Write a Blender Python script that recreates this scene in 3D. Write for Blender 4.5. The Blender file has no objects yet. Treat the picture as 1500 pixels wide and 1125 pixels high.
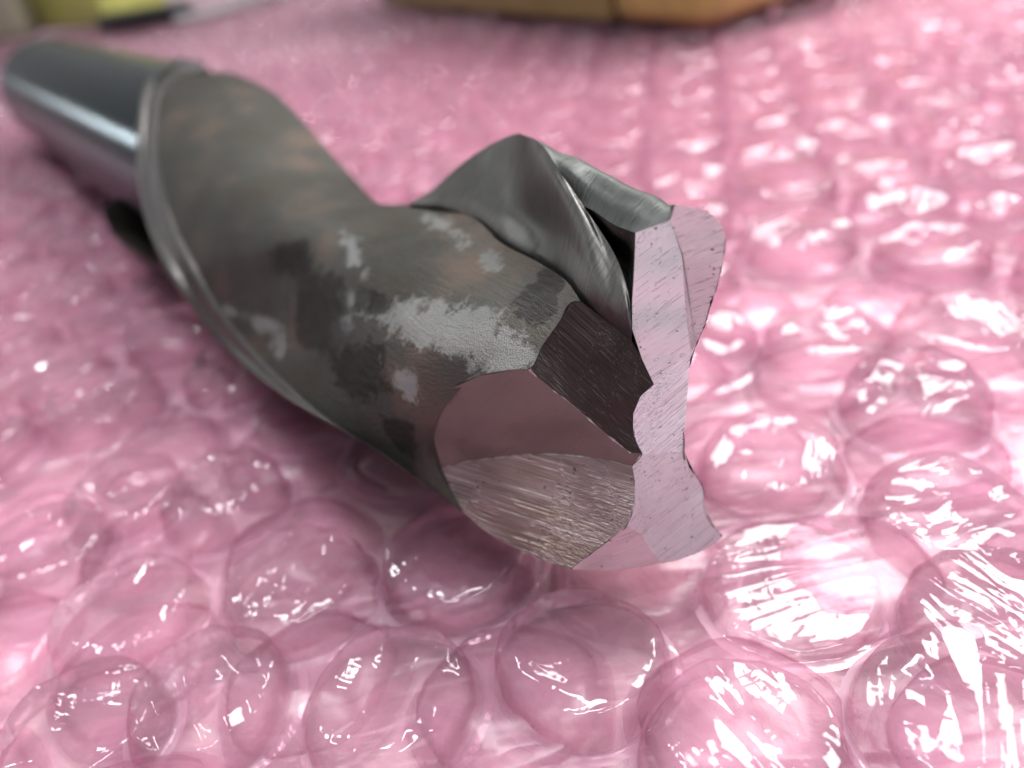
import bpy, bmesh, math, random
import numpy as np
from mathutils import Vector, Matrix, noise
random.seed(7); rng = np.random.default_rng(7)
SC = bpy.context.scene
COL = SC.collection

# ------------------------------------------------------------------ camera
# one unit = 1 cm.  The table is z = 0, the camera looks down on the drill tip.
F_PX, CX, CY = 1200.0, 750.0, 562.5          # lens in pixels of the 1500 px wide photograph
def unit(v): v = np.array(v, float); return v/np.linalg.norm(v)
def ray(x, y): return unit([(x-CX)/F_PX, -(y-CY)/F_PX, -1.0])
UPN = unit(np.cross(ray(1300, -330), ray(-200, -30)))
if UPN[1] < 0: UPN = -UPN
FWD = unit(np.array([0, 0, -1.0]) + UPN*UPN[2]); RGT = np.cross(FWD, UPN)
WM = np.array([RGT, FWD, UPN])               # camera axes -> world axes
CAM_H = 3.5
CAM = np.array([0, 0, CAM_H])
def to_world(p): return WM @ np.array(p, float) + CAM
cam_d = bpy.data.cameras.new("camera"); cam = bpy.data.objects.new("camera", cam_d); COL.objects.link(cam)
cam_d.sensor_width = 36; cam_d.lens = F_PX/1500*36
cam_d.clip_start = 0.05; cam_d.clip_end = 500
m4 = Matrix.Identity(4)
for r in range(3):
    for c in range(3): m4[r][c] = WM[r][c]
    m4[r][3] = CAM[r]
cam.matrix_world = m4
cam_d.dof.use_dof = True; cam_d.dof.focus_distance = 3.75; cam_d.dof.aperture_fstop = 0.30; cam_d.dof.aperture_blades = 0
SC.camera = cam

# ------------------------------------------------------------------ world + lamps
w = bpy.data.worlds.new("World"); SC.world = w; w.use_nodes = True
wt = w.node_tree; wt.nodes.clear()
wo = wt.nodes.new('ShaderNodeOutputWorld'); wb = wt.nodes.new('ShaderNodeBackground')
wtc = wt.nodes.new('ShaderNodeTexCoord'); wn = wt.nodes.new('ShaderNodeTexNoise'); wr = wt.nodes.new('ShaderNodeValToRGB')
wn.inputs['Scale'].default_value = 1.6; wn.inputs['Detail'].default_value = 3
wr.color_ramp.elements[0].position = .36; wr.color_ramp.elements[0].color = (.22, .225, .23, 1)
wr.color_ramp.elements[1].position = .66; wr.color_ramp.elements[1].color = (1, 1.02, 1.05, 1)
wt.links.new(wtc.outputs['Generated'], wn.inputs['Vector']); wt.links.new(wn.outputs['Fac'], wr.inputs['Fac'])
wt.links.new(wr.outputs['Color'], wb.inputs['Color']); wb.inputs['Strength'].default_value = 0.68
wt.links.new(wb.outputs[0], wo.inputs['Surface'])

def area(name, loc, target, sx, sy, power, col=(1, 1, 1)):
    d = bpy.data.lights.new(name, 'AREA'); d.shape = 'RECTANGLE'; d.size = sx; d.size_y = sy; d.energy = power; d.color = col
    o = bpy.data.objects.new(name, d); COL.objects.link(o); o.location = loc
    o.rotation_euler = (Vector(target)-Vector(loc)).to_track_quat('-Z', 'Y').to_euler()
    return o
area("window_light", (15, 18, 27), (0.5, 5, 0), 19, 15, 19000, (1.0, 0.985, 0.96))
area("ceiling_tube_light", (-5, 9, 26), (0, 5, 0), 1.6, 15, 3600, (0.95, 0.98, 1.0))
area("ceiling_tube_light.001", (4, -7, 24), (0, 4, 0), 13, 1.6, 3000, (0.97, 0.98, 1.0))

area("shank_stripe_light", (-46, 50, 9.5), (-4, 5, 1), 4, .9, 2200, (0.93, 0.98, 1.0))  # added lamp with no seen source, gives the shank its reflection stripe

SC.render.engine = 'CYCLES'
SC.view_settings.view_transform = 'Standard'; SC.view_settings.look = 'None'; SC.view_settings.exposure = 0.0; SC.view_settings.gamma = 1
SC.cycles.transparent_max_bounces = 24; SC.cycles.max_bounces = 6; SC.cycles.sample_clamp_indirect = 4
SC.cycles.use_adaptive_sampling = True; SC.cycles.adaptive_threshold = .05; SC.cycles.adaptive_min_samples = 16
SC.cycles.glossy_bounces = 3; SC.cycles.diffuse_bounces = 2; SC.cycles.transmission_bounces = 3; SC.cycles.caustics_reflective = False; SC.cycles.caustics_refractive = False
SC.cycles.use_denoising = True
try: SC.cycles.denoiser = 'OPENIMAGEDENOISE'
except Exception: pass

# ------------------------------------------------------------------ material helpers
class NT:
    def __init__(s, name):
        s.m = bpy.data.materials.new(name); s.m.use_nodes = True; s.t = s.m.node_tree; s.t.nodes.clear()
        s.out = s.t.nodes.new('ShaderNodeOutputMaterial')
    def n(s, typ, **kw):
        nd = s.t.nodes.new(typ)
        for k, v in kw.items():
            if k.startswith('_'): setattr(nd, k[1:], v)
        return nd
    def link(s, a, b): s.t.links.new(a, b)
    def val(s, sock, v):
        if hasattr(v, 'is_output') or isinstance(v, bpy.types.NodeSocket): s.link(v, sock)
        else: sock.default_value = v
    def noise(s, vec, scale, detail=4, rough=.55, dist=0):
        nd = s.n('ShaderNodeTexNoise'); s.link(vec, nd.inputs['Vector'])
        nd.inputs['Scale'].default_value = scale; nd.inputs['Detail'].default_value = detail
        nd.inputs['Roughness'].default_value = rough; nd.inputs['Distortion'].default_value = dist
        return nd.outputs['Fac']
    def mapping(s, vec, scale=(1, 1, 1), rot=(0, 0, 0), loc=(0, 0, 0)):
        nd = s.n('ShaderNodeMapping'); s.link(vec, nd.inputs['Vector'])
        nd.inputs['Scale'].default_value = scale; nd.inputs['Rotation'].default_value = rot; nd.inputs['Location'].default_value = loc
        return nd.outputs['Vector']
    def ramp(s, fac, stops, interp='LINEAR'):
        nd = s.n('ShaderNodeValToRGB'); cr = nd.color_ramp; cr.interpolation = interp
        while len(cr.elements) < len(stops): cr.elements.new(.5)
        for e, (p, c) in zip(cr.elements, stops):
            e.position = p; e.color = (c, c, c, 1) if not hasattr(c, '__len__') else (*c, 1)
        s.link(fac, nd.inputs['Fac']); return nd.outputs['Color']
    def math(s, op, a, b=0.0, clamp=False):
        nd = s.n('ShaderNodeMath'); nd.operation = op; nd.use_clamp = clamp
        s.val(nd.inputs[0], a); s.val(nd.inputs[1], b); return nd.outputs[0]
    def mix(s, fac, a, b, typ='MIX'):
        nd = s.n('ShaderNodeMix'); nd.data_type = 'RGBA'; nd.blend_type = typ
        s.val(nd.inputs['Factor'], fac)
        for sock, v in ((nd.inputs[6], a), (nd.inputs[7], b)):
            if isinstance(v, tuple): sock.default_value = (*v, 1)
            else: s.link(v, sock)
        return nd.outputs[2]
    def bump(s, h, strength, dist=.01, normal=None):
        nd = s.n('ShaderNodeBump'); nd.inputs['Strength'].default_value = strength; nd.inputs['Distance'].default_value = dist
        s.link(h, nd.inputs['Height'])
        if normal is not None: s.link(normal, nd.inputs['Normal'])
        return nd.outputs['Normal']
    def principled(s, color, metallic, rough, normal=None, spec=.5, edge=1.0):
        p = s.n('ShaderNodeBsdfPrincipled'); p.inputs['Specular Tint'].default_value = (edge, edge, edge, 1)
        if isinstance(color, tuple): p.inputs['Base Color'].default_value = (*color, 1)
        else: s.link(color, p.inputs['Base Color'])
        s.val(p.inputs['Metallic'], metallic); s.val(p.inputs['Roughness'], rough); p.inputs['Specular IOR Level'].default_value = spec
        if normal is not None: s.link(normal, p.inputs['Normal'])
        s.link(p.outputs[0], s.out.inputs['Surface']); return p
    def obj(s): return s.n('ShaderNodeTexCoord').outputs['Object']
    def attr(s, name):
        nd = s.n('ShaderNodeAttribute'); nd.attribute_name = name; return nd.outputs['Fac']

# drill axis frame in world space
AX = unit(-(WM @ ray(-200, 5)))
def bisect():
    a = -ray(-200, 5)
    r1, r2 = ray(250, 88), ray(850, 832)
    d1 = unit(r1-a*(r1@a)); d2 = unit(r2-a*(r2@a)); b = unit(d1+d2)
    return a, b/math.sin(math.acos(d1@b))
A_C, A0_C = bisect()                          # drill axis in camera axes, radius = 1
N_C = UPN; E1 = unit(N_C-A_C*(N_C@A_C)); E2 = np.cross(A_C, E1)
def cyl(rho, phi, s):
    p = math.radians(phi); return to_world(A0_C+A_C*s+rho*(math.cos(p)*E1+math.sin(p)*E2))
def depth_rho(x, y, rho):
    """depth along the view where the ray first meets radius rho about the drill axis (tangent depth if it never does)"""
    r = ray(x, y); rp = r-A_C*(r@A_C); A = rp@rp; B = -2*rp@A0_C; C = A0_C@A0_C-rho*rho
    D = max(0.0, B*B-4*A*C); t = (-B-math.sqrt(D))/(2*A); return t*-r[2]
def at(x, y, z): return to_world([(x-CX)/F_PX*z, -(y-CY)/F_PX*z, -z])
def cyl_of(x, y, rho):
    z = depth_rho(x, y, rho); p = np.array([(x-CX)/F_PX*z, -(y-CY)/F_PX*z, -z])-A0_C
    s = p@A_C; q = p-A_C*s; return math.degrees(math.atan2(q@E2, q@E1)), s

def axis_vec(t):
    """object coordinates turned so that x runs along the drill"""
    nd = t.n('ShaderNodeVectorRotate'); nd.rotation_type = 'EULER_XYZ'; nd.invert = True
    q = Vector(AX).to_track_quat('X', 'Z').to_euler(); nd.inputs['Rotation'].default_value = q
    t.link(t.obj(), nd.inputs['Vector']); return nd.outputs['Vector']

def m_flute():
    t = NT('stained_carbide_flute'); v = t.obj(); av = axis_vec(t)
    warp = t.noise(v, 5, 7, .7); fine = t.noise(v, 26, 5, .75)
    bare = t.attr('bare'); dark = t.attr('dark')
    wob = t.math('MULTIPLY', t.math('SUBTRACT', t.math('ADD', t.math('MULTIPLY', warp, .7), t.math('MULTIPLY', fine, .3)), .5), 3.0)
    bm = t.ramp(t.math('ADD', bare, wob), [(.40, 0.0), (.62, 1.0)])
    dm = t.ramp(t.math('ADD', dark, wob), [(.34, 0.0), (.52, 1.0)])
    tint = t.ramp(t.noise(v, 1.6, 3), [(.32, (.066, .055, .045)), (.5, (.072, .069, .062)), (.66, (.125, .094, .078))])
    colr = t.mix(t.math('MULTIPLY', bm, .85), tint, (.235, .24, .235)); colr = t.mix(t.math('MULTIPLY', dm, .78), colr, (.014, .012, .011))
    # grinding lines run round the flute
    g = t.noise(t.mapping(av, (5, 42, 42), (0, 0, .35)), 1.3, 5, .75)
    g2 = t.noise(v, 150, 2, .8)
    colr = t.mix(t.ramp(g, [(.35, .25), (.65, 0.0)]), colr, (.1, .1, .1))
    specks = t.ramp(g2, [(.70, 0.0), (.76, 1.0)])
    colr = t.mix(t.math('MULTIPLY', specks, .45), colr, (.75, .75, .72))
    rough = t.math('ADD', t.math('MULTIPLY', bm, -.14), .50); rough = t.math('ADD', rough, t.math('MULTIPLY', t.math('SUBTRACT', g, .5), .25))
    h = t.math('ADD', t.math('MULTIPLY', g, .55), t.math('MULTIPLY', g2, t.math('ADD', .25, t.math('MULTIPLY', bm, .8))))
    h = t.math('ADD', h, t.math('MULTIPLY', bm, -.25))
    nrm = t.bump(h, .7, .022)
    t.principled(colr, t.math('ADD', .8, t.math('MULTIPLY', bm, .15)), rough, nrm, edge=.45); return t.m

def m_ground(name, base, vec_rot, scratch=.5, rough=.3, tint=None, pits=True, sc=1.0, metal=.92, light=0.0, line_amt=.5):
    """ground facet: fine parallel scratches, pits, faint oxide tint"""
    t = NT(name); v = t.obj(); r = t.mapping(v, (1, 1, 1), vec_rot)
    l1 = t.noise(t.mapping(r, (.22*sc, 66*sc, 66*sc)), 1.0, 3, .7)
    l2 = t.noise(t.mapping(r, (.7*sc, 150*sc, 150*sc)), 1.0, 2, .7)
    ln = t.math('ADD', t.math('MULTIPLY', l1, .5), t.math('MULTIPLY', l2, .5))
    big = t.noise(v, 1.8, 3)
    c = t.mix(t.ramp(big, [(.3, 0.0), (.7, 1.0)]), base, tuple(x*.86 for x in base))
    if tint: c = t.mix(t.ramp(t.noise(t.mapping(r, (.8, 3, 3)), 1.4, 2), [(.45, 0.0), (.7, .6)]), c, tint)
    c = t.mix(t.math('MULTIPLY', t.ramp(ln, [(.36, 1.0), (.5, 0.0)]), line_amt), c, tuple(x*.45 for x in base))
    if light: c = t.mix(t.math('MULTIPLY', t.ramp(ln, [(.56, 0.0), (.66, 1.0)]), light), c, (.85, .83, .80))
    if pits:
        p1 = t.ramp(t.noise(v, 30, 2, .6), [(.29, 1.0), (.32, 0.0)])
        c = t.mix(t.math('MULTIPLY', p1, .8), c, (.05, .045, .05))
    ro = t.math('ADD', rough, t.math('MULTIPLY', t.math('SUBTRACT', ln, .5), .3))
    t.principled(c, metal, ro, t.bump(ln, scratch, .012, t.bump(t.noise(v, 1.1, 2), .5, .35))); return t.m

def rot_to(d):   # euler that brings world direction d onto x (mapping of type point applies it to the vector)
    return tuple(Vector(d).to_track_quat('X', 'Z').inverted().to_euler())
def img_dir(dx, dy, nrm):
    """world direction lying in the plane of normal nrm that reads as (dx,dy) in the view"""
    d = WM @ np.array([dx, -dy, 0.0]); d = d-nrm*(d@nrm); return unit(d)

def m_polish(name, base, rough, bumpy=.12, edge=.6):
    t = NT(name); v = axis_vec(t)
    l = t.noise(t.mapping(v, (30, 3, 3)), 2.2, 4, .65)
    c = t.mix(t.ramp(t.noise(t.obj(), 2.2, 3), [(.3, 0.0), (.7, .35)]), base, tuple(x*.6 for x in base))
    c = t.mix(t.ramp(l, [(.38, .55), (.56, 0.0)]), c, tuple(x*.45 for x in base))
    t.principled(c, .95, t.math('ADD', rough, t.math('MULTIPLY', l, .12)), t.bump(l, bumpy, .01), edge=edge); return t.m

# ------------------------------------------------------------------ mesh helpers
def mesh_obj(name, verts, faces, mat, parent=None, smooth=True, normals=None):
    me = bpy.data.meshes.new(name); me.from_pydata([tuple(map(float, p)) for p in verts], [], faces)
    me.validate(); me.update()
    if smooth: me.polygons.foreach_set('use_smooth', [True]*len(me.polygons))
    o = bpy.data.objects.new(name, me); COL.objects.link(o)
    for m in (mat if isinstance(mat, (list, tuple)) else [mat]): me.materials.append(m)
    if parent: o.parent = parent
    return o
def tag(o, label=None, cat=None, group=None, kind=None):
    for k, v in (('label', label), ('category', cat), ('group', group), ('kind', kind)):
        if v: o[k] = v
    return o
def empty(name, loc, label, cat, group=None):
    o = bpy.data.objects.new(name, None); o.location = loc; COL.objects.link(o); tag(o, label, cat, group); o.empty_display_size = .5; return o
def keep(parent):  # children are built in world coordinates
    bpy.context.view_layer.update()
    for c in parent.children: c.matrix_parent_inverse = parent.matrix_world.inverted()

def catmull(P, n):
    """P (k,d) -> (n,d) centripetal-ish Catmull-Rom with even chord parameter"""
    P = np.asarray(P, float); k = len(P)
    if k == 2: return P[0]+(P[1]-P[0])*np.linspace(0, 1, n)[:, None]
    d = np.sqrt(((np.diff(P[:, :2], axis=0))**2).sum(1)); d = np.maximum(d, 1e-3)**.75
    T = np.concatenate([[0], np.cumsum(d)]); tt = np.linspace(0, T[-1], n)
    M = np.zeros_like(P)
    for i in range(k):
        if i == 0: M[i] = (P[1]-P[0])/(T[1]-T[0])
        elif i == k-1: M[i] = (P[-1]-P[-2])/(T[-1]-T[-2])
        else:
            a, b = T[i]-T[i-1], T[i+1]-T[i]
            M[i] = ((P[i]-P[i-1])/a*b+(P[i+1]-P[i])/b*a)/(a+b)
    out = np.zeros((n, P.shape[1])); j = np.clip(np.searchsorted(T, tt, side='right')-1, 0, k-2)
    h = (T[j+1]-T[j]); u = ((tt-T[j])/h)[:, None]; h = h[:, None]
    out = (2*u**3-3*u**2+1)*P[j]+(u**3-2*u**2+u)*h*M[j]+(-2*u**3+3*u**2)*P[j+1]+(u**3-u**2)*h*M[j+1]
    return out
def row(pts, bulge=0.0, power=1.0):
    """pts: (x, y, z) or (x, y) between two given depths: inverse depth runs evenly, less a bulge towards the eye"""
    L = [list(p) for p in pts]; known = [i for i, p in enumerate(L) if len(p) > 2]
    for a, b in zip(known, known[1:]):
        cum = [0]
        for i in range(a, b): cum.append(cum[-1]+math.hypot(L[i+1][0]-L[i][0], L[i+1][1]-L[i][1]))
        for i in range(a+1, b):
            u = cum[i-a]/cum[-1]; iz = (1-u)/L[a][2]+u/L[b][2]
            L[i].append(1/iz-bulge*math.sin(math.pi*u)**power)
    return np.array([[p[0], p[1], 1/p[2]] for p in L])
def grid(rows, nu, nv):
    """rows of control points -> dense grid (nv, nu) of image x, image y, inverse depth"""
    R = np.array([catmull(r, nu) for r in rows])
    out = np.zeros((nv, nu, R.shape[2]))
    # common row parameter so neighbouring columns stay in step
    d = np.sqrt(((np.diff(R[:, :, :2], axis=0))**2).sum(2)).mean(1); d = np.maximum(d, 1)**.75
    T = np.concatenate([[0], np.cumsum(d)]); tt = np.linspace(0, T[-1], nv); k = len(rows)
    M = np.zeros_like(R)
    for i in range(k):
        if i == 0: M[i] = (R[1]-R[0])/(T[1]-T[0])
        elif i == k-1: M[i] = (R[-1]-R[-2])/(T[-1]-T[-2])
        else:
            a, b = T[i]-T[i-1], T[i+1]-T[i]; M[i] = ((R[i]-R[i-1])/a*b+(R[i+1]-R[i])/b*a)/(a+b)
    j = np.clip(np.searchsorted(T, tt, side='right')-1, 0, k-2); h = (T[j+1]-T[j]); u = ((tt-T[j])/h)
    h = h[:, None, None]; u = u[:, None, None]
    return (2*u**3-3*u**2+1)*R[j]+(u**3-2*u**2+u)*h*M[j]+(-2*u**3+3*u**2)*R[j+1]+(u**3-u**2)*h*M[j+1]
def grid_obj(name, G, mat, parent, attrs=None):
    nv, nu = G.shape[:2]
    V = [at(p[0], p[1], 1/p[2]) for r in G for p in r]
    F = [(i*nu+j, i*nu+j+1, (i+1)*nu+j+1, (i+1)*nu+j) for i in range(nv-1) for j in range(nu-1)]
    o = mesh_obj(name, V, F, mat, parent)
    for nm, fn in (attrs or {}).items():
        a = o.data.attributes.new(nm, 'FLOAT', 'POINT'); a.data.foreach_set('value', np.clip([fn(p[0], p[1]) for r in G for p in r], 0, 1))
    return o

# ------------------------------------------------------------------ the drill
Z = depth_rho
drill = empty('carbide_drill', tuple(at(930, 620, 4.0)*[1, 1, 0]+[0, 0, .2]), 'large two flute carbide twist drill lying on pink bubble wrap, worn tip nearest', 'drill bit')
M_FL = m_flute()
M_SH = m_polish('polished_shank_steel', (.075, .10, .115), .12, .15, .5)
M_MG = m_polish('margin_steel', (.16, .15, .145), .42)
M_LIP = m_polish('smooth_lip_steel', (.19, .183, .176), .40, .35)

inner = [(300, 105), (258, 112), (235, 142), (230, 199), (236, 252), (253, 318), (286, 386), (322, 450), (374, 514), (430, 570), (494, 622), (570, 670), (679, 750)]
outer = [(300, 92), (252, 86), (215, 122), (203, 175), (201, 240), (212, 318), (248, 405), (290, 466), (345, 525), (400, 570), (440, 596), (500, 630), (575, 676)]
rin = [1.0, 1.0, 1.0, 1.02, 1.05, 1.1, 1.16, 1.2, 1.24, 1.27, 1.27, 1.22, 1.17]
zi = [Z(x, y, r) for (x, y), r in zip(inner, rin)]; zi[10] = 4.62; zi[11] = 4.44; zi[12] = 4.38
top = [(340, 106), (398, 134), (440, 174), (480, 220), (520, 264), (556, 298), (600, 299), (657, 305), (698, 322), (735, 356), (790, 385), (830, 412), (850, 440)]
rt = [.95, .8, .6, .5, .35, .3, .35, .40, .45, .45, .48, .5, .5]
zt = [Z(x, y, r) for (x, y), r in zip(top, rt)]
def P(i, w): return (inner[i][0]+(top[i][0]-inner[i][0])*w[0], inner[i][1]+(top[i][1]-inner[i][1])*w[0])
bul = [.02, .12, .25, .35, .45, .5, .5, .5, .46, .42, .34, .24, 0]
rows = []
for i in range(12):
    (x0, y0), (x1, y1) = inner[i], top[i]
    mids = [(x0+(x1-x0)*u, y0+(y1-y0)*u) for u in (.12, .3, .5, .7, .88)]
    if i <= 5:     # silhouette side: the surface rolls over and away
        pts = [(x0, y0, zi[i])]+mids+[(x1, y1, zt[i])]
        r = row(pts, bul[i]); e = [(x1-4, y1+5, 1/(zt[i]+.25+.1*i))]
    else:
        pts = [(x0, y0, zi[i])]+mids+[(x1, y1, zt[i])]
        r = row(pts, bul[i])
    rows.append(r)
edgeF = [(679, 750, 4.38), (661, 718, 4.40), (647, 686, 4.40), (635, 640, 4.24), (637, 607, 4.14), (651, 584, 4.07), (664, 568, 4.02), (701, 551, 3.92), (755, 541, 3.84), (775, 540, 3.82), (795, 505, 3.83), (820, 470, 3.84), (836, 443, 3.85), (850, 440, zt[12])]
rows.append(row(edgeF))

def blob(cx, cy, rx, ry, ang=0):
    ca, sa = math.cos(math.radians(ang)), math.sin(math.radians(ang))
    return lambda x, y: 1.15-math.hypot(((x-cx)*ca+(y-cy)*sa)/rx, (-(x-cx)*sa+(y-cy)*ca)/ry)*.65
bare_l = [blob(690, 490, 90, 42, 25), blob(610, 480, 60, 30, 25), blob(520, 375, 20, 52, -28), blob(390, 475, 48, 16, 25), blob(410, 505, 18, 28, 0), blob(735, 520, 60, 25, 0), blob(520, 440, 30, 22, 30),
          blob(590, 560, 45, 22, 50), blob(650, 335, 75, 28, 28), blob(720, 380, 40, 25, 30), blob(500, 490, 22, 38, 20), blob(335, 455, 20, 14, 30)]
dark_l = [blob(785, 447, 24, 22, -20), blob(490, 500, 80, 26, 48), blob(470, 430, 40, 34, 30), blob(455, 470, 28, 42, -20), blob(530, 540, 38, 55, -35), blob(430, 380, 36, 26, 40), blob(545, 440, 30, 16, 20), blob(810, 410, 22, 14, 20), blob(590, 640, 16, 40, -40)]
G = grid(rows, 150, 230)
flute = grid_obj('flute', G, M_FL, drill, {'bare': lambda x, y: max(b(x, y)-(0 if k in (0, 1, 5) else .26 if k == 2 else (.40 if k in (8, 9) else .22)) for k, b in enumerate(bare_l)), 'dark': lambda x, y: max(b(x, y)+(.12 if k == 0 else -.05) for k, b in enumerate(dark_l))})
# the flute rolls over at the back edge
rows = []
for i in range(0, 8):
    x1, y1 = top[i]; z = zt[i]
    rows.append(row([(x1, y1, z), (x1-3, y1+4, z+.16), (x1-10, y1+12, z+.5), (x1-24, y1+30, z+1.1)]))
grid_obj('flute_back', grid(rows, 8, 60), M_FL, drill)

# margin: the rim of the flute and the land that follows it, tucked under at its outer edge
rows = []
for i in range(13):
    (xi, yi), (xo, yo) = inner[i], outer[i]
    ro = 1.0 if i < 5 else 3.0
    zo = Z(xo, yo, 1.0 if i < 5 else (1.35 if i > 5 else 1.2))
    if i >= 5: zo = max(zo, zi[i]+.15)
    xm, ym = (xi+xo)/2, (yi+yo)/2
    zm = 2/(1/zi[i]+1/zo)-(.01 if i < 5 else .02)
    n = unit([xo-xi, yo-yi]); k = 7 if i >= 5 else 2
    rows.append(row([(xi, yi, zi[i]), (xi*.75+xo*.25, yi*.75+yo*.25, zi[i]*.75+zm*.25-.012), (xm, ym, zm), (xo, yo, zo), (xo-n[0]*k, yo-n[1]*k, zo+.35)] if True else 0))
grid_obj('margin', grid(rows, 26, 170), M_MG, drill)

# far land: its hollow face, the lip, the pocket behind the lip and the outer strip
MZ = lambda x, y: Z(x, y, 0.0)
zr = {}
hump = [
  [(600, 299, 5.6), (612, 291, 5.68), (624, 284, 5.75), (632, 279, 5.8)],
  [(657, 305, 5.3), (655, 285, 5.35), (660, 265, 5.4), (672, 243, 5.42)],
  [(698, 322, 5.0), (697, 290, 5.1), (705, 252, 5.12), (716, 213, 5.08)],
  [(735, 356, 4.72), (733, 305, 4.85), (740, 250, 4.88), (752, 197, 4.78)],
  [(790, 385, 4.42), (788, 330, 4.52), (783, 265, 4.42), (770, 199, 4.50)],
  [(820, 405, 4.15), (828, 345, 4.10), (815, 275, 4.12), (789, 209, 4.35)],
  [(838, 420, 3.98), (852, 375, 3.90), (842, 300, 3.98), (820, 252, 4.12)],
  [(850, 440, 3.90), (872, 415, 3.76), (882, 375, 3.78), (862, 312, 3.95)],
  [(880, 464, 3.82), (890, 448, 3.70), (902, 432, 3.66), (903, 378, 3.72)],
  [(902, 480, 3.76), (909, 470, 3.67), (917, 458, 3.60), (920, 428, 3.62)],
  [(925, 499, 3.67), (925, 494, 3.64), (926, 488, 3.61), (926, 482, 3.58)]]
grid_obj('far_land_face', grid([row([(r[0][0]-1, r[0][1]+4, r[0][2]+.03)]+r) if i < 8 else row([(r[0][0]-.5, r[0][1]+.5, r[0][2]+.01)]+r) for i, r in enumerate(hump)], 60, 130), M_LIP, drill)
ridge = [(752, 197, 4.78), (770, 199, 4.50), (789, 209, 4.35), (820, 252, 4.12), (862, 312, 3.95), (903, 378, 3.72), (920, 428, 3.62), (926, 482, 3.58)]
# strip: from the lip crest / pocket edge up to the silhouette and over the back
strip = [
  [(752, 197, 4.80), (751, 197, 4.85), (750, 197, 4.90), (752, 210, 5.3), (760, 260, 5.7)],
  [(770, 199, 4.54), (770, 199, 4.58), (770, 200, 4.66), (775, 215, 5.0), (790, 260, 5.5)],
  [(790, 210, 4.36), (794, 209, 4.40), (800, 212, 4.55), (808, 228, 4.9), (825, 270, 5.3)],
  [(818, 252, 4.14), (832, 240, 4.12), (846, 231, 4.25), (852, 246, 4.6), (865, 290, 5.0)],
  [(848, 296, 4.02), (868, 270, 3.97), (892, 256, 4.02), (898, 272, 4.4), (905, 320, 4.8)],
  [(872, 310, 3.86), (900, 290, 3.78), (930, 276, 3.85), (938, 292, 4.3), (945, 340, 4.7)],
  [(902, 330, 3.64), (935, 304, 3.56), (968, 291, 3.64), (975, 310, 4.1), (975, 360, 4.5)],
  [(931, 341, 3.461), (955, 332, 3.41), (982, 322, 3.362), (987, 311, 3.375), (989, 299, 3.40), (990, 303, 3.6), (988, 350, 4.3)]]
M_STR = m_polish('outer_land_steel', (.15, .155, .15), .45, .7)
grid_obj('far_land', grid([row(r) for r in strip], 40, 120), M_STR, drill)
t = NT('black_pocket'); h = t.noise(t.obj(), 30, 5, .7)  # rough, near black colour for the pocket
t.principled(t.ramp(h, [(.4, (.022, .021, .018)), (.62, (.06, .06, .05)), (.7, (.2, .2, .18))]), .3, .6, t.bump(h, .9, .02)); M_BLK = t.m
pocket = [
  [(818, 252, 4.15), (819, 253, 4.16), (820, 252, 4.15)],
  [(848, 296, 4.03), (853, 302, 4.08), (860, 309, 3.99)],
  [(872, 310, 3.87), (880, 340, 4.20), (884, 350, 3.88)],
  [(902, 330, 3.65), (895, 365, 4.10), (903, 379, 3.75)],
  [(931, 341, 3.47), (918, 385, 3.95), (915, 412, 3.68)],
  [(929, 395, 3.52), (924, 430, 3.75), (922, 440, 3.64)],
  [(926, 440, 3.56), (925, 460, 3.62), (924, 462, 3.61)]]
grid_obj('chip_pocket', grid([row(r) for r in pocket], 20, 50), M_BLK, drill)

# ---- ground facets of the tip: every facet close to one plane
facets = {
 'end_face': [(931, 341), (955, 332), (982, 322), (999, 376), (1005, 467), (1012, 513), (985, 538), (958, 563), (940, 525), (926, 482), (926, 440), (929, 395)],
 'corner_facet': [(982, 322), (989, 299), (1014, 304), (1036, 310), (1050, 321), (1059, 334), (1063, 349), (1060, 375), (1047, 430), (1040, 447), (1033, 475), (1026, 490), (1019, 508), (1012, 513), (1005, 467), (999, 376)],
 'centre_facet': [(958, 563), (985, 538), (1012, 513), (1019, 508), (1008, 532), (1004, 560), (1004, 581), (1000, 600), (999, 622), (1002, 640), (1002, 662), (980, 663), (958, 666), (940, 664), (934, 652), (928, 635), (927, 608), (938, 581)],
 'near_end_face': [(940, 664), (958, 666), (980, 663), (1002, 662), (1009, 683), (1019, 696), (1031, 720), (1031, 737), (1043, 767), (1058, 786), (1046, 798), (1018, 812), (988, 822), (967, 821), (951, 804), (941, 784), (918, 770), (929, 737), (930, 715), (926, 683)],
 'near_corner_facet': [(918, 770), (941, 784), (951, 804), (967, 821), (988, 822), (938, 831), (887, 836), (836, 834), (870, 808), (897, 787)],
 'heel_facet': [(647, 686), (661, 718), (679, 750), (705, 774), (735, 794), (785, 817), (836, 834), (870, 808), (897, 787), (918, 770), (929, 737), (930, 715), (926, 683), (887, 674), (860, 670), (820, 666), (769, 666), (725, 671), (705, 673), (675, 678)],
 'gash_floor': [(647, 686), (675, 678), (705, 673), (725, 671), (769, 666), (820, 666), (860, 670), (887, 674), (926, 683), (940, 664), (924, 664), (887, 635), (836, 591), (782, 548), (775, 540), (755, 541), (701, 551), (664, 568), (651, 584), (637, 607), (635, 640)],
 'gash_wall': [(775, 540), (795, 505), (820, 470), (836, 443), (850, 440), (880, 464), (902, 480), (925, 499), (940, 525), (958, 563), (938, 581), (927, 608), (928, 635), (934, 652), (940, 664), (924, 664), (887, 635), (836, 591), (782, 548)],
}
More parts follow.
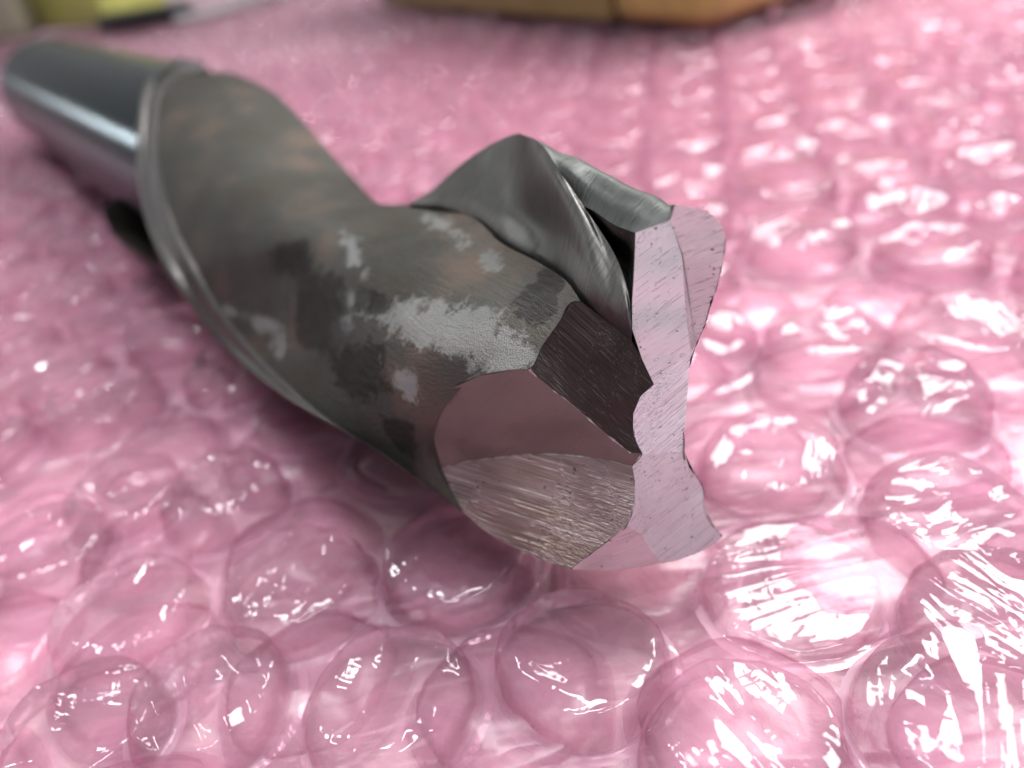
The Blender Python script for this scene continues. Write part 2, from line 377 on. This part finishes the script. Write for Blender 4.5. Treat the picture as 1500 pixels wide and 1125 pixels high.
anchor = {(931, 341): 3.46, (982, 322): 3.36, (1063, 349): 3.30, (1019, 508): 3.72, (958, 563): 3.74, (926, 482): 3.60, (1002, 662): 3.98, (940, 664): 3.90,
          (1058, 786): 4.42, (836, 834): 4.02, (926, 683): 3.93, (918, 770): 3.98, (988, 822): 4.28, (850, 440): zt[12]}
for p in edgeF[1:-1]: anchor[(p[0], p[1])] = p[2]
for p in hump[7:]: anchor[(p[0][0], p[0][1])] = p[0][2]
anchor[(850, 440)] = zt[12]; anchor[(679, 750)] = edgeF[0][2]
keys = sorted({p for L in facets.values() for p in L}); iz = {k: (1/anchor[k] if k in anchor else 1/3.9) for k in keys}
wgt = {}
for it in range(60):
    pred = {k: [] for k in keys}
    for L in facets.values():
        A = np.array([[x/1000, y/1000, 1] for x, y in L]); b = np.array([iz[p] for p in L])
        W = np.array([6.0 if p in anchor else (.3 if it < 5 else 1.0) for p in L])
        c = np.linalg.lstsq(A*W[:, None], b*W, rcond=None)[0]
        for p, q in zip(L, A@c): pred[p].append(q)
    for k in keys:
        m = sum(pred[k])/len(pred[k])
        iz[k] = m if k not in anchor else 1/anchor[k]
fnorm = {}
for nm, L in facets.items():
    pts = np.array([at(x, y, 1/iz[(x, y)]) for x, y in L]); c = pts.mean(0); n = np.linalg.svd(pts-c)[2][2]
    if n@(CAM-c) < 0: n = -n
    fnorm[nm] = n; print('FACET', nm, np.round(n, 2), 'resid', np.round(np.abs((pts-c)@n).max(), 3))
mats = {  # one metal: lit end faces and shaded gash are painted into the base colours
 'end_face': m_ground('lit_ground_face', (.68, .76, .78), rot_to(img_dir(-1, 1.0, fnorm['end_face'])), .25, .30, line_amt=.5, metal=.7, light=.35),
 'corner_facet': m_ground('scratched_corner_face', (.70, .73, .74), rot_to(img_dir(-1, .75, fnorm['corner_facet'])), .5, .30, line_amt=.65, metal=.6, light=.3),
 'centre_facet': m_ground('striped_centre_face', (.84, .92, .96), rot_to(img_dir(-1, 1.05, fnorm['centre_facet'])), .9, .28, line_amt=.8, light=.8, metal=.5),
 'near_end_face': m_ground('near_ground_face', (.70, .73, .75), rot_to(img_dir(-1, .55, fnorm['near_end_face'])), .6, .30, line_amt=.45, light=.6, metal=.5),
 'near_corner_facet': m_ground('near_corner_ground_face', (.74, .74, .74), rot_to(img_dir(-1, .12, fnorm['near_corner_facet'])), .5, .32, line_amt=.5, light=.4, metal=.85),
 'heel_facet': m_ground('coarse_ground_heel', (.34, .27, .27), rot_to(img_dir(1, .2, fnorm['heel_facet'])), 1.0, .34, tint=(.22, .15, .09), line_amt=.85, light=.65, metal=.9),
 'gash_floor': m_ground('smooth_gash_floor', (.19, .172, .155), rot_to(img_dir(-1, 1.2, fnorm['gash_floor'])), .25, .48, line_amt=.25, pits=False, sc=1.4),
 'gash_wall': m_ground('shaded_gash_wall', (.06, .043, .042), rot_to(img_dir(1, .9, fnorm['gash_wall'])), .45, .38, line_amt=.5, light=.1),  # shade mirrored in the wall is put into this dark base
}
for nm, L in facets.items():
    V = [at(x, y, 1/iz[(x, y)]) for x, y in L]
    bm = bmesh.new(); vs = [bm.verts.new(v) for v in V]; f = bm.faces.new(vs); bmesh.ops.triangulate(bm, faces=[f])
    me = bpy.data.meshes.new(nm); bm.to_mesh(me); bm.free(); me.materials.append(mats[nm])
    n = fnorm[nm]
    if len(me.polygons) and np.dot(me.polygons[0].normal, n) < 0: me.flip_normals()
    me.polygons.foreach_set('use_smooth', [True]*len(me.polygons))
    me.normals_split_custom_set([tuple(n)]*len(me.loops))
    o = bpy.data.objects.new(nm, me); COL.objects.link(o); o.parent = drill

def chipped(name, pts, r0, mat, n=6):
    P = np.array([at(x, y, z-.004) for x, y, z in pts]); V, F = [], []
    Q = catmull(np.c_[P], max(8, int(np.linalg.norm(np.diff(P, axis=0), axis=1).sum()/.012)))
    for i, p in enumerate(Q):
        d = unit(Q[min(i+1, len(Q)-1)]-Q[max(i-1, 0)]); a = unit(np.cross(d, [0, 0, 1.0])); b = np.cross(d, a)
        k = max(.08, noise.noise(Vector((i*.23, r0*900, 0)))*1.5+.35+.5*noise.noise(Vector((i*.9, 3, 0)))); r = r0*k
        for q in range(n): t_ = 6.283*q/n; V.append(p+r*(math.cos(t_)*a+math.sin(t_)*b))
    for i in range(len(Q)-1):
        for q in range(n): F.append((i*n+q, i*n+(q+1) % n, (i+1)*n+(q+1) % n, (i+1)*n+q))
    o = mesh_obj(name, V, F, mat, drill, smooth=False)
M_CHIP = m_polish('dark_chipped_edge', (.07, .065, .068), .5, .6)
M_WORN = m_polish('bright_worn_edge', (.7, .69, .68), .35, .4)
g = lambda L: [(x, y, 1/iz[(x, y)]) for x, y in L]
chipped('chipped_edge', g([(1063, 349), (1060, 375), (1047, 430), (1040, 447), (1033, 475), (1026, 490), (1019, 508), (1008, 532), (1004, 560), (1004, 581), (1000, 600), (999, 622), (1002, 640), (1002, 662), (1009, 683), (1019, 696), (1031, 720), (1031, 737), (1043, 767), (1058, 786)]), .0045, M_CHIP)
chipped('chipped_edge', g([(926, 683), (930, 715), (929, 737), (918, 770), (897, 787), (870, 808), (836, 834)]), .0035, M_CHIP)
chipped('chipped_edge', g([(958, 563), (938, 581), (927, 608), (928, 635), (934, 652), (940, 664), (926, 683)]), .0035, M_CHIP)
chipped('worn_edge', g([(647, 686), (675, 678), (705, 673), (725, 671), (769, 666), (820, 666), (860, 670), (887, 674), (926, 683)]), .004, M_WORN)
chipped('worn_edge', g([(775, 540), (782, 548), (836, 591), (887, 635), (924, 664)]), .006, M_WORN)

# shank: round bar with a bevelled end; its front end follows the rim of the flute
def s_end(phi):
    p = (phi+180) % 360-180
    return float(np.interp(p, [-180, -90, -40, -22, 0, 21, 49, 78, 98, 112, 180], [-10.6, -10.8, -10.8, -10.6, -10.0, -9.35, -8.7, -8.35, -8.8, -10.4, -10.6]))+.12
prof = [(0.0, -20.0), (.78, -20.0), (.80, -19.95), (.97, -19.6), (.99, -19.45), (1.0, -19.2)]
V, F = [], []; NP = 120
K = len(prof)+24
for j in range(NP):
    ph = 360*j/NP-180
    for r, s in prof: V.append(cyl(r, ph, s))
    for q in range(24):
        s = -19.2+(s_end(ph)+19.2)*(q+1)/24; V.append(cyl(1.0, ph, s))
for j in range(NP):
    a, b = j*K, ((j+1) % NP)*K
    for q in range(K-1): F.append((a+q, b+q, b+q+1, a+q+1))
mesh_obj('shank', V, F, M_SH, drill)
# hidden underside: the second flute and land, and the shoulder that stands out below the shank
SKX = [250, 340, 398, 440, 480, 520, 556, 600, 640, 700, 750, 800, 925, 1045, 1063]
SKY = [88, 106, 134, 174, 220, 264, 298, 302, 276, 226, 200, 216, 274, 322, 354]
V, F = [], []; NS, NPH = 90, 60
for i in range(NS):
    s = -10.9+(-3.2+10.9)*i/(NS-1)
    cap = min(1, (i)/4)
    for j in range(NPH):
        ph = 106+239*j/(NPH-1)
        pb = -30-18*(-3-s)
        d = (ph-pb) % 360; d = min(d, 360-d)
        pa = pb+180; d2 = (ph-pa) % 360; d2 = min(d2, 360-d2)
        lobe = max(math.exp(-(d/38)**4), math.exp(-(d2/38)**4))
        r = .42+.66*lobe
        if ph < 165: r = r+(max(r, 1.02)-r)*(1-max(0, ph-120)/45)
        if ph < 165 and s < -8: r = max(r, (1.02+.30*math.sin(math.pi*np.clip((s+11.0)/3.6, 0, 1))**.6)*(1 if ph < 140 else 1-.3*(ph-140)/25))
        if ph > 300: r = min(r, .42+.5*(345-ph)/45*lobe)
        if ph < 170: r *= 1-.42*float(np.clip((s+4.2)/1.2, 0, 1))
        while ph > 150 and r > .12:      # stays hidden behind the front of the drill
            q = WM.T @ (cyl(r, ph, s)-CAM); px, py = CX+F_PX*q[0]/-q[2], CY-F_PX*q[1]/-q[2]
            if py > float(np.interp(px, SKX, SKY))+32: break
            r *= .93
        V.append(cyl(.6+(r-.6)*cap if cap < 1 and r > .6 else r, ph, s))
for i in range(NS-1):
    for j in range(NPH-1): a = i*NPH+j; F.append((a, a+1, a+NPH+1, a+NPH))
mesh_obj('second_flute', V, F, M_FL, drill)
# the part of the far land hidden under the end faces: closes the tip
V = [cyl(.25, ph, -3.4) for ph in range(100, 345, 12)]+[at(x, y, 1/iz[(x, y)]+.03) for x, y in [(836, 834), (988, 822), (1058, 786), (1043, 767), (1031, 737), (1019, 696), (1002, 662), (999, 622), (1004, 560), (1019, 508), (1033, 475), (1047, 430), (1060, 375), (1063, 349)]]
nb = len(range(100, 345, 12)); ne = 14
F = []
for j in range(ne-1):
    a0 = int(round(j*(nb-1)/(ne-1))); a1 = int(round((j+1)*(nb-1)/(ne-1)))
    F.append((nb+j, nb+j+1, a1, a0) if a1-a0 <= 1 else (nb+j, nb+j+1, a1, (a0+a1)//2, a0))
mesh_obj('tip_back', V, F, M_STR, drill, smooth=False)
keep(drill)

# ------------------------------------------------------------------ table + bubble wrap
def table_mat():
    t = NT('pink_under_layers'); v = t.obj()
    a = t.noise(v, .9, 4, .6); b = t.noise(v, 3.2, 5, .65, .6)
    c = t.ramp(t.math('ADD', t.math('MULTIPLY', a, .5), t.math('MULTIPLY', b, .5)), [(.36, (.68, .36, .48)), (.5, (.76, .54, .57)), (.62, (.86, .75, .70))])
    t.principled(c, 0, .45, t.bump(b, .6, .08)); return t.m
def plane(name, x0, x1, y0, y1, z, mat, n=1):
    V = [(x0+(x1-x0)*i/n, y0+(y1-y0)*j/n, z) for j in range(n+1) for i in range(n+1)]
    F = [(j*(n+1)+i, j*(n+1)+i+1, (j+1)*(n+1)+i+1, (j+1)*(n+1)+i) for j in range(n) for i in range(n)]
    return mesh_obj(name, V, F, mat, smooth=True)
tb = plane('table', -60, 60, -20, 120, -.10, table_mat()); tag(tb, kind='structure')

def film_mat(name, clear=(.99, .95, .97), deep=(.96, .72, .84), diff=.09, rough=.09, bump=.24, bscale=1.1, gloss=.68):
    t = NT(name); v = t.obj()
    info = t.n('ShaderNodeObjectInfo')
    off = t.n('ShaderNodeVectorMath'); off.operation = 'ADD'; t.link(v, off.inputs[0])
    mul = t.n('ShaderNodeVectorMath'); mul.operation = 'SCALE'; mul.inputs[0].default_value = (37, 53, 71); t.link(info.outputs['Random'], mul.inputs['Scale'])
    t.link(mul.outputs[0], off.inputs[1]); v = off.outputs[0]
    # creases: thin ridges of stretched noise
    n1 = t.noise(t.mapping(v, (1, 4.5, 1), (0, 0, .5)), bscale*.55, 2, .4, .6)
    rid = t.math('SUBTRACT', 1.0, t.math('MULTIPLY', t.math('ABSOLUTE', t.math('SUBTRACT', n1, .5)), 3.0), clamp=True)
    n2 = t.noise(t.mapping(v, (4.5, 1, 1), (0, 0, -.4)), bscale, 1, .5, .3)
    rid2 = t.math('SUBTRACT', 1.0, t.math('MULTIPLY', t.math('ABSOLUTE', t.math('SUBTRACT', n2, .5)), 4.0), clamp=True)
    rid = t.math('POWER', rid, 1.6)
    h = t.math('ADD', t.math('MULTIPLY', rid, .55), t.math('ADD', t.math('MULTIPLY', rid2, .12), t.math('MULTIPLY', n1, 1.0)))
    nrm = t.bump(h, bump, .06)
    lw = t.n('ShaderNodeLayerWeight'); lw.inputs['Blend'].default_value = .35
    tr = t.n('ShaderNodeBsdfTransparent'); t.link(t.mix(t.ramp(lw.outputs['Facing'], [(.25, 0.0), (.95, 1.0)]), clear, deep), tr.inputs['Color'])
    gl = t.n('ShaderNodeBsdfGlossy'); gl.inputs['Roughness'].default_value = rough; t.link(nrm, gl.inputs['Normal']); gl.inputs['Color'].default_value = (1, 1, 1, 1)
    df = t.n('ShaderNodeBsdfDiffuse'); df.inputs['Color'].default_value = (.88, .62, .74, 1)
    tl = t.n('ShaderNodeBsdfTranslucent'); tl.inputs['Color'].default_value = (.88, .56, .69, 1)
    md = t.n('ShaderNodeMixShader'); md.inputs[0].default_value = .5; t.link(df.outputs[0], md.inputs[1]); t.link(tl.outputs[0], md.inputs[2])
    m1 = t.n('ShaderNodeMixShader')
    if name == 'pink_bubble_film':     # the welded foot of each bubble is milkier and paler
        sx = t.n('ShaderNodeSeparateXYZ'); t.link(t.obj(), sx.inputs[0])
        foot = t.ramp(sx.outputs['Z'], [(0.0, .55), (.05, .42), (.13, .04), (.9, 0.0)])
        diff = t.math('ADD', foot, diff)
    t.val(m1.inputs[0], diff); t.link(tr.outputs[0], m1.inputs[1]); t.link(md.outputs[0], m1.inputs[2])
    fr = t.n('ShaderNodeFresnel'); fr.inputs['IOR'].default_value = 1.5; t.link(nrm, fr.inputs['Normal'])
    fac = t.math('ADD', t.math('MULTIPLY', fr.outputs[0], gloss), .01, clamp=True)
    m2 = t.n('ShaderNodeMixShader'); t.link(fac, m2.inputs[0]); t.link(m1.outputs[0], m2.inputs[1]); t.link(gl.outputs[0], m2.inputs[2])
    t.link(m2.outputs[0], t.out.inputs['Surface']); return t.m
M_FILM = film_mat('pink_bubble_film'); M_SHEET = film_mat('pink_sheet_film', (.975, .87, .92), (.94, .65, .78), .20, .30, .9, 1.5, .35)
M_LOW = film_mat('pink_lower_film', (.975, .84, .90), (.94, .62, .76), .20, .25, .3, 1.0, .45)

def bubble_mesh(name, seed, nu=80, nr=34):
    """one air bubble: steep wall, flared foot, slightly slack wrinkled top; radius 1, height 1 (scaled on the object)"""
    prof = np.array([(1.16, 0.0), (1.07, .05), (1.02, .16), (1.0, .32), (.99, .52), (.965, .75), (.90, .92), (.76, 1.0), (.5, 1.04), (.25, 1.06), (.0, 1.06)])
    T = np.linspace(0, len(prof)-1, nr); R = np.interp(T, range(len(prof)), prof[:, 0]); H = np.interp(T, range(len(prof)), prof[:, 1])
    rs = random.Random(seed); V = []; F = []
    ph0 = rs.random()*6.28; slack = rs.uniform(.03, .16); ang = rs.random()*6.28; nf = rs.choice([5, 7, 9, 11])
    dents = [(rs.uniform(-.6, .6), rs.uniform(-.6, .6), rs.uniform(.25, .5), rs.uniform(.05, .22)) for _ in range(3)]
    for i in range(nr-1):
        for j in range(nu):
            a = 2*math.pi*j/nu; r, h = R[i], H[i]
            x, y = r*math.cos(a), r*math.sin(a); p = Vector((x*1.6+seed*9.1, y*1.6, h*1.2))
            wall = math.exp(-((h-.5)/.35)**2)
            rr = 1+.035*noise.noise(p*.9)+wall*.018*math.sin(nf*a+ph0+3*noise.noise(p))
            hh = h
            if h > .3:
                k = min(1, (h-.3)/.6); q = Vector((x*math.cos(ang)*1.1+y*math.sin(ang)*3.2+seed*3.7, -x*math.sin(ang)*1.0+y*math.cos(ang)*1.1, seed*1.3))
                rdg = 1-math.sqrt(noise.noise(q*.8)**2+.004)*2.4
                hh += k*(slack*(rdg-.5)*.9+.12*noise.noise(p*.8))
                q2 = Vector((x*math.cos(ang+.9)*1.5+y*math.sin(ang+.9)*4.5, -x*math.sin(ang+.9)+y*math.cos(ang+.9), seed*2.1+7))
                hh += k*.045*(1-abs(noise.noise(q2))*3)
                for dx, dy, dr, dd in dents: hh -= k*dd*math.exp(-((x-dx)**2+(y-dy)**2)/dr**2)
            V.append((x*rr, y*rr, hh))
    V.append((0, 0, sum(p[2] for p in V[-nu:])/nu))
    for i in range(nr-2):
        for j in range(nu): F.append((i*nu+j, i*nu+(j+1) % nu, (i+1)*nu+(j+1) % nu, (i+1)*nu+j))
    b = (nr-2)*nu; c = len(V)-1
    for j in range(nu): F.append((b+j, b+(j+1) % nu, c))
    me = bpy.data.meshes.new(name); me.from_pydata(V, [], F); me.update(); me.polygons.foreach_set('use_smooth', [True]*len(me.polygons))
    me.materials.append(M_FILM); return me
variants = [bubble_mesh('bubble', k) for k in range(14)]

wrap = plane('bubble_wrap_sheet', -26, 26, -4, 44, .02, M_SHEET, 200)
tag(wrap, 'crinkled sheet of translucent pink bubble wrap spread under the drill', 'bubble wrap')
co = np.empty(len(wrap.data.vertices)*3); wrap.data.vertices.foreach_get('co', co); co = co.reshape(-1, 3)
for i, (x, y, z) in enumerate(co): co[i, 2] = .02+.05*noise.noise(Vector((x*.8, y*.8, 0)))+.03*noise.noise(Vector((x*2.3, y*2.3, 5)))
wrap.data.vertices.foreach_set('co', co.ravel()); wrap.data.update()

def ground_hit(x, y, z=.2):
    d = WM @ ray(x, y); t = (z-CAM_H)/d[2]; return CAM+d*t
def project(p):
    c = WM.T @ (np.array(p)-CAM); return CX+F_PX*c[0]/-c[2], CY-F_PX*c[1]/-c[2], -c[2]
# clearance under the drill: height of its underside above the table along the axis
def drill_clear(x, y):
    best = 9
    for s in np.arange(-20, -2.2, .25):
        p = cyl(0, 0, s); d = math.hypot(p[0]-x, p[1]-y); R = 1.0 if s < -10.6 else 1.18
        if d < R: best = min(best, p[2]-math.sqrt(R*R-d*d))
    return best
# the big bubbles of the foreground stand where the photograph has them (x, y of centre, width in photo px)
near = [(1155, 825, 268), (1410, 1030, 270), (848, 955, 222), (565, 1015, 262), (435, 850, 215), (322, 718, 190), (665, 812, 180), (1090, 1085, 290), (1130, 660, 210), (1395, 740, 240),
        (180, 890, 200), (300, 1010, 250), (110, 1060, 230), (1340, 575, 190), (60, 800, 190), (1470, 890, 190), (180, 720, 160), (1210, 490, 170)]
placed = []
for x, y, wpx in near:
    p = ground_hit(x, y, .2); d = project(p)[2]; placed.append((p[0], p[1], min(.57, max(.43, wpx/F_PX*d/2/1.04))))
PITCH = 1.12
ang = math.radians(14)
cand = []
for i in range(-40, 60):
    for j in range(-40, 60):
        u = (i+.5*(j % 2))*PITCH; v = j*PITCH*.866
        x = u*math.cos(ang)-v*math.sin(ang); y = u*math.sin(ang)+v*math.cos(ang)+4
        px, py, d = project((x, y, .2))
        if d < .5 or not (-160 < px < 1660 and -60 < py < 1280) or d > 34: continue
        x += rng.uniform(-.05, .05); y += rng.uniform(-.05, .05); r = .5*rng.uniform(.93, 1.05)
        if any(math.hypot(x-q[0], y-q[1]) < (r+q[2])*.93 for q in placed[:len(near)]): continue
        cand.append((d, x, y, r))
cand.sort()
placed += [(x, y, r) for d, x, y, r in cand]
stuffV, stuffF, cnt = [], [], 0
for k, (x, y, r) in enumerate(placed):
    h = .285*rng.uniform(.85, 1.15)*(r/.5)**.6
    cl = min(drill_clear(x+dx*r, y+dy*r) for dx, dy in ((0, 0), (.8, 0), (-.8, 0), (0, .8), (0, -.8)))
    if cl < h+.05: h = max(.04, min(h, cl-.05))
    me = variants[rng.integers(len(variants))]
    if cnt < 290:
        o = bpy.data.objects.new('bubble', me); COL.objects.link(o); o.parent = wrap; cnt += 1
        o.location = (x, y, .02); o.scale = (r, r*rng.uniform(.95, 1.04), h); o.rotation_euler = (0, 0, rng.uniform(0, 6.28))
    else:
        if not stuffV or True:
            rot = rng.uniform(0, 6.28); base = len(stuffV); nu, nr = 20, 7
            pr = [(1.12, 0), (1.0, .2), (.97, .6), (.82, .9), (.5, 1.0), (.22, 1.02)]
            for a_, b_ in pr:
                for q in range(nu):
                    t_ = rot+6.283*q/nu; stuffV.append((x+a_*r*math.cos(t_), y+a_*r*math.sin(t_), .02+h*b_*(1+.12*math.sin(3*t_+k))))
            stuffV.append((x, y, .02+h))
            for i_ in range(len(pr)-1):
                for q in range(nu): stuffF.append((base+i_*nu+q, base+i_*nu+(q+1) % nu, base+(i_+1)*nu+(q+1) % nu, base+(i_+1)*nu+q))
            for q in range(nu): stuffF.append((base+5*nu+q, base+5*nu+(q+1) % nu, base+6*nu))
if stuffV:
    o = mesh_obj('far_bubbles', stuffV, stuffF, M_FILM, wrap); tag(o, kind='stuff')
# lower layer of wrap seen through the upper one
V, F = [], []; nu = 28
for i in range(-34, 50):
    for j in range(-34, 50):
        u = (i+.5*(j % 2))*1.1; v = j*1.1*.866; a2 = math.radians(41)
        x = u*math.cos(a2)-v*math.sin(a2)+.3; y = u*math.sin(a2)+v*math.cos(a2)+4.4
        px, py, d = project((x, y, 0))
        if d < .5 or not (-120 < px < 1620 and 60 < py < 1260) or d > 20: continue
        base = len(V); r = .47
        pr = [(1.15, -.09), (1.0, -.05), (.98, .04), (.85, .10), (.5, .14), (.2, .15)]
        for a_, b_ in pr:
            for q in range(nu):
                t_ = 6.283*q/nu; w_ = 1+.04*math.sin(5*t_+i*3+j); V.append((x+a_*r*w_*math.cos(t_), y+a_*r*w_*math.sin(t_), b_*.75-.0+.02*noise.noise(Vector((x+a_*math.cos(t_)*2, y+2*a_*math.sin(t_), 0)))))
        V.append((x, y, .11))
        for i_ in range(5):
            for q in range(nu): F.append((base+i_*nu+q, base+i_*nu+(q+1) % nu, base+(i_+1)*nu+(q+1) % nu, base+(i_+1)*nu+q))
        for q in range(nu): F.append((base+5*nu+q, base+5*nu+(q+1) % nu, base+6*nu))
o = mesh_obj('lower_bubbles', V, F, M_LOW, wrap); tag(o, kind='stuff')

# ------------------------------------------------------------------ things at the back of the table
def ghit(x, y, z=.38): return ground_hit(x, y, z)
def box_mesh(a, b, c, height, z0, round_=.25):
    """upright box over the parallelogram corner b with neighbours a and c, rounded uprights"""
    a, b, c = (np.array(q[:2]) for q in (a, b, c)); d = a+c-b
    bm = bmesh.new(); lo = [bm.verts.new((*q, z0)) for q in (a, b, c, d)]; hi = [bm.verts.new((*q, z0+height)) for q in (a, b, c, d)]
    bm.faces.new(lo[::-1]); bm.faces.new(hi)
    for i in range(4): bm.faces.new((lo[i], lo[(i+1) % 4], hi[(i+1) % 4], hi[i]))
    bmesh.ops.recalc_face_normals(bm, faces=bm.faces)
    bmesh.ops.bevel(bm, geom=list(bm.edges), offset=round_, segments=3, affect='EDGES', profile=.5)
    return bm
def bm_obj(name, bm, mat, parent=None):
    me = bpy.data.meshes.new(name); bm.to_mesh(me); bm.free(); me.materials.append(mat); me.polygons.foreach_set('use_smooth', [True]*len(me.polygons))
    o = bpy.data.objects.new(name, me); COL.objects.link(o)
    if parent: o.parent = parent
    return o
def simple(name, col, rough=.5, metal=0, var=.3, scale=2):
    t = NT(name); n = t.noise(t.obj(), scale, 4)
    t.principled(t.mix(t.ramp(n, [(.3, 0.0), (.7, 1.0)]), col, tuple(x*(1-var) for x in col)), metal, rough, t.bump(n, .3, .03)); return t.m
b0 = ghit(1035, 44); bl = ghit(560, 8); br = ghit(1150, -6)
u = unit((bl-b0)[:2]); vperp = np.array([-u[1], u[0]]);
if vperp@((br-b0)[:2]) < 0: vperp = -vperp
L = np.linalg.norm((bl-b0)[:2]); Wd = 7.0
pc = b0[:2]+vperp*Wd
t = NT('shaded_box_wood'); v = t.obj(); g = t.noise(t.mapping(v, (.5, .5, 5)), 1.5, 5, .6)
t.principled(t.ramp(g, [(.3, (.2, .13, .045)), (.7, (.30, .20, .075))]), 0, .5, t.bump(g, .3, .03)); M_BOX = t.m  # darker brown: shade on the camera side is put into the colour
box = empty('wooden_box', (b0[0], b0[1], .3), 'ochre brown box with rounded corners standing behind the drill', 'box')
seam = b0[:2]+u*(L*.2)
bm_obj('case', box_mesh(b0[:2]+u*L, seam+u*.05, seam+u*.05+vperp*Wd, 5, .36, .12), M_BOX, box)
bm_obj('lid_end', box_mesh(seam-u*.05, b0[:2], pc, 5.0, .36, .3), simple('lit_end_wood', (.56, .35, .12), .4), box)  # lighter ochre: light falling on the right end is put into the colour
bm_obj('groove', box_mesh(seam+u*.2+vperp*.15, seam-u*.2+vperp*.15, seam-u*.2+vperp*(Wd-.2), 4.8, .40, .05), simple('groove_shadow_wood', (.09, .05, .025)), box)
keep(box)

def loose_box(name, px, label, cat, mat, h, depth=3.0, part='side', round_=.3, z0=.36):
    a, b = ghit(*px[0]), ghit(*px[1]); uu = unit((b-a)[:2]); vv = np.array([-uu[1], uu[0]])
    if vv[1] < 0: vv = -vv
    o = bm_obj(name, box_mesh(a[:2], b[:2], b[:2]+vv*depth, h, z0, round_), mat)
    tag(o, label, cat); return o
loose_box('yellow_block', [(56, 46), (160, 38)], 'blurred yellow green block behind the shank end, far left', 'block', simple('yellow_green_plastic', (.60, .60, .17), .45), 3.0)
loose_box('brown_block', [(-60, 75), (42, 55)], 'blurred grey brown block in the far left corner', 'block', simple('grey_brown_card', (.30, .26, .20), .6), 3.5)
loose_box('black_clip', [(140, 52), (264, 34)], 'flat black object lying just right of the yellow block', 'clip', simple('black_plastic', (.012, .012, .014), .35), .62, 1.2)
loose_box('grey_ruler', [(262, 36), (420, -6)], 'thin grey bar reaching back from the black object', 'bar', simple('grey_bar_metal', (.42, .40, .42), .35, .3), .25, .5, round_=.05)
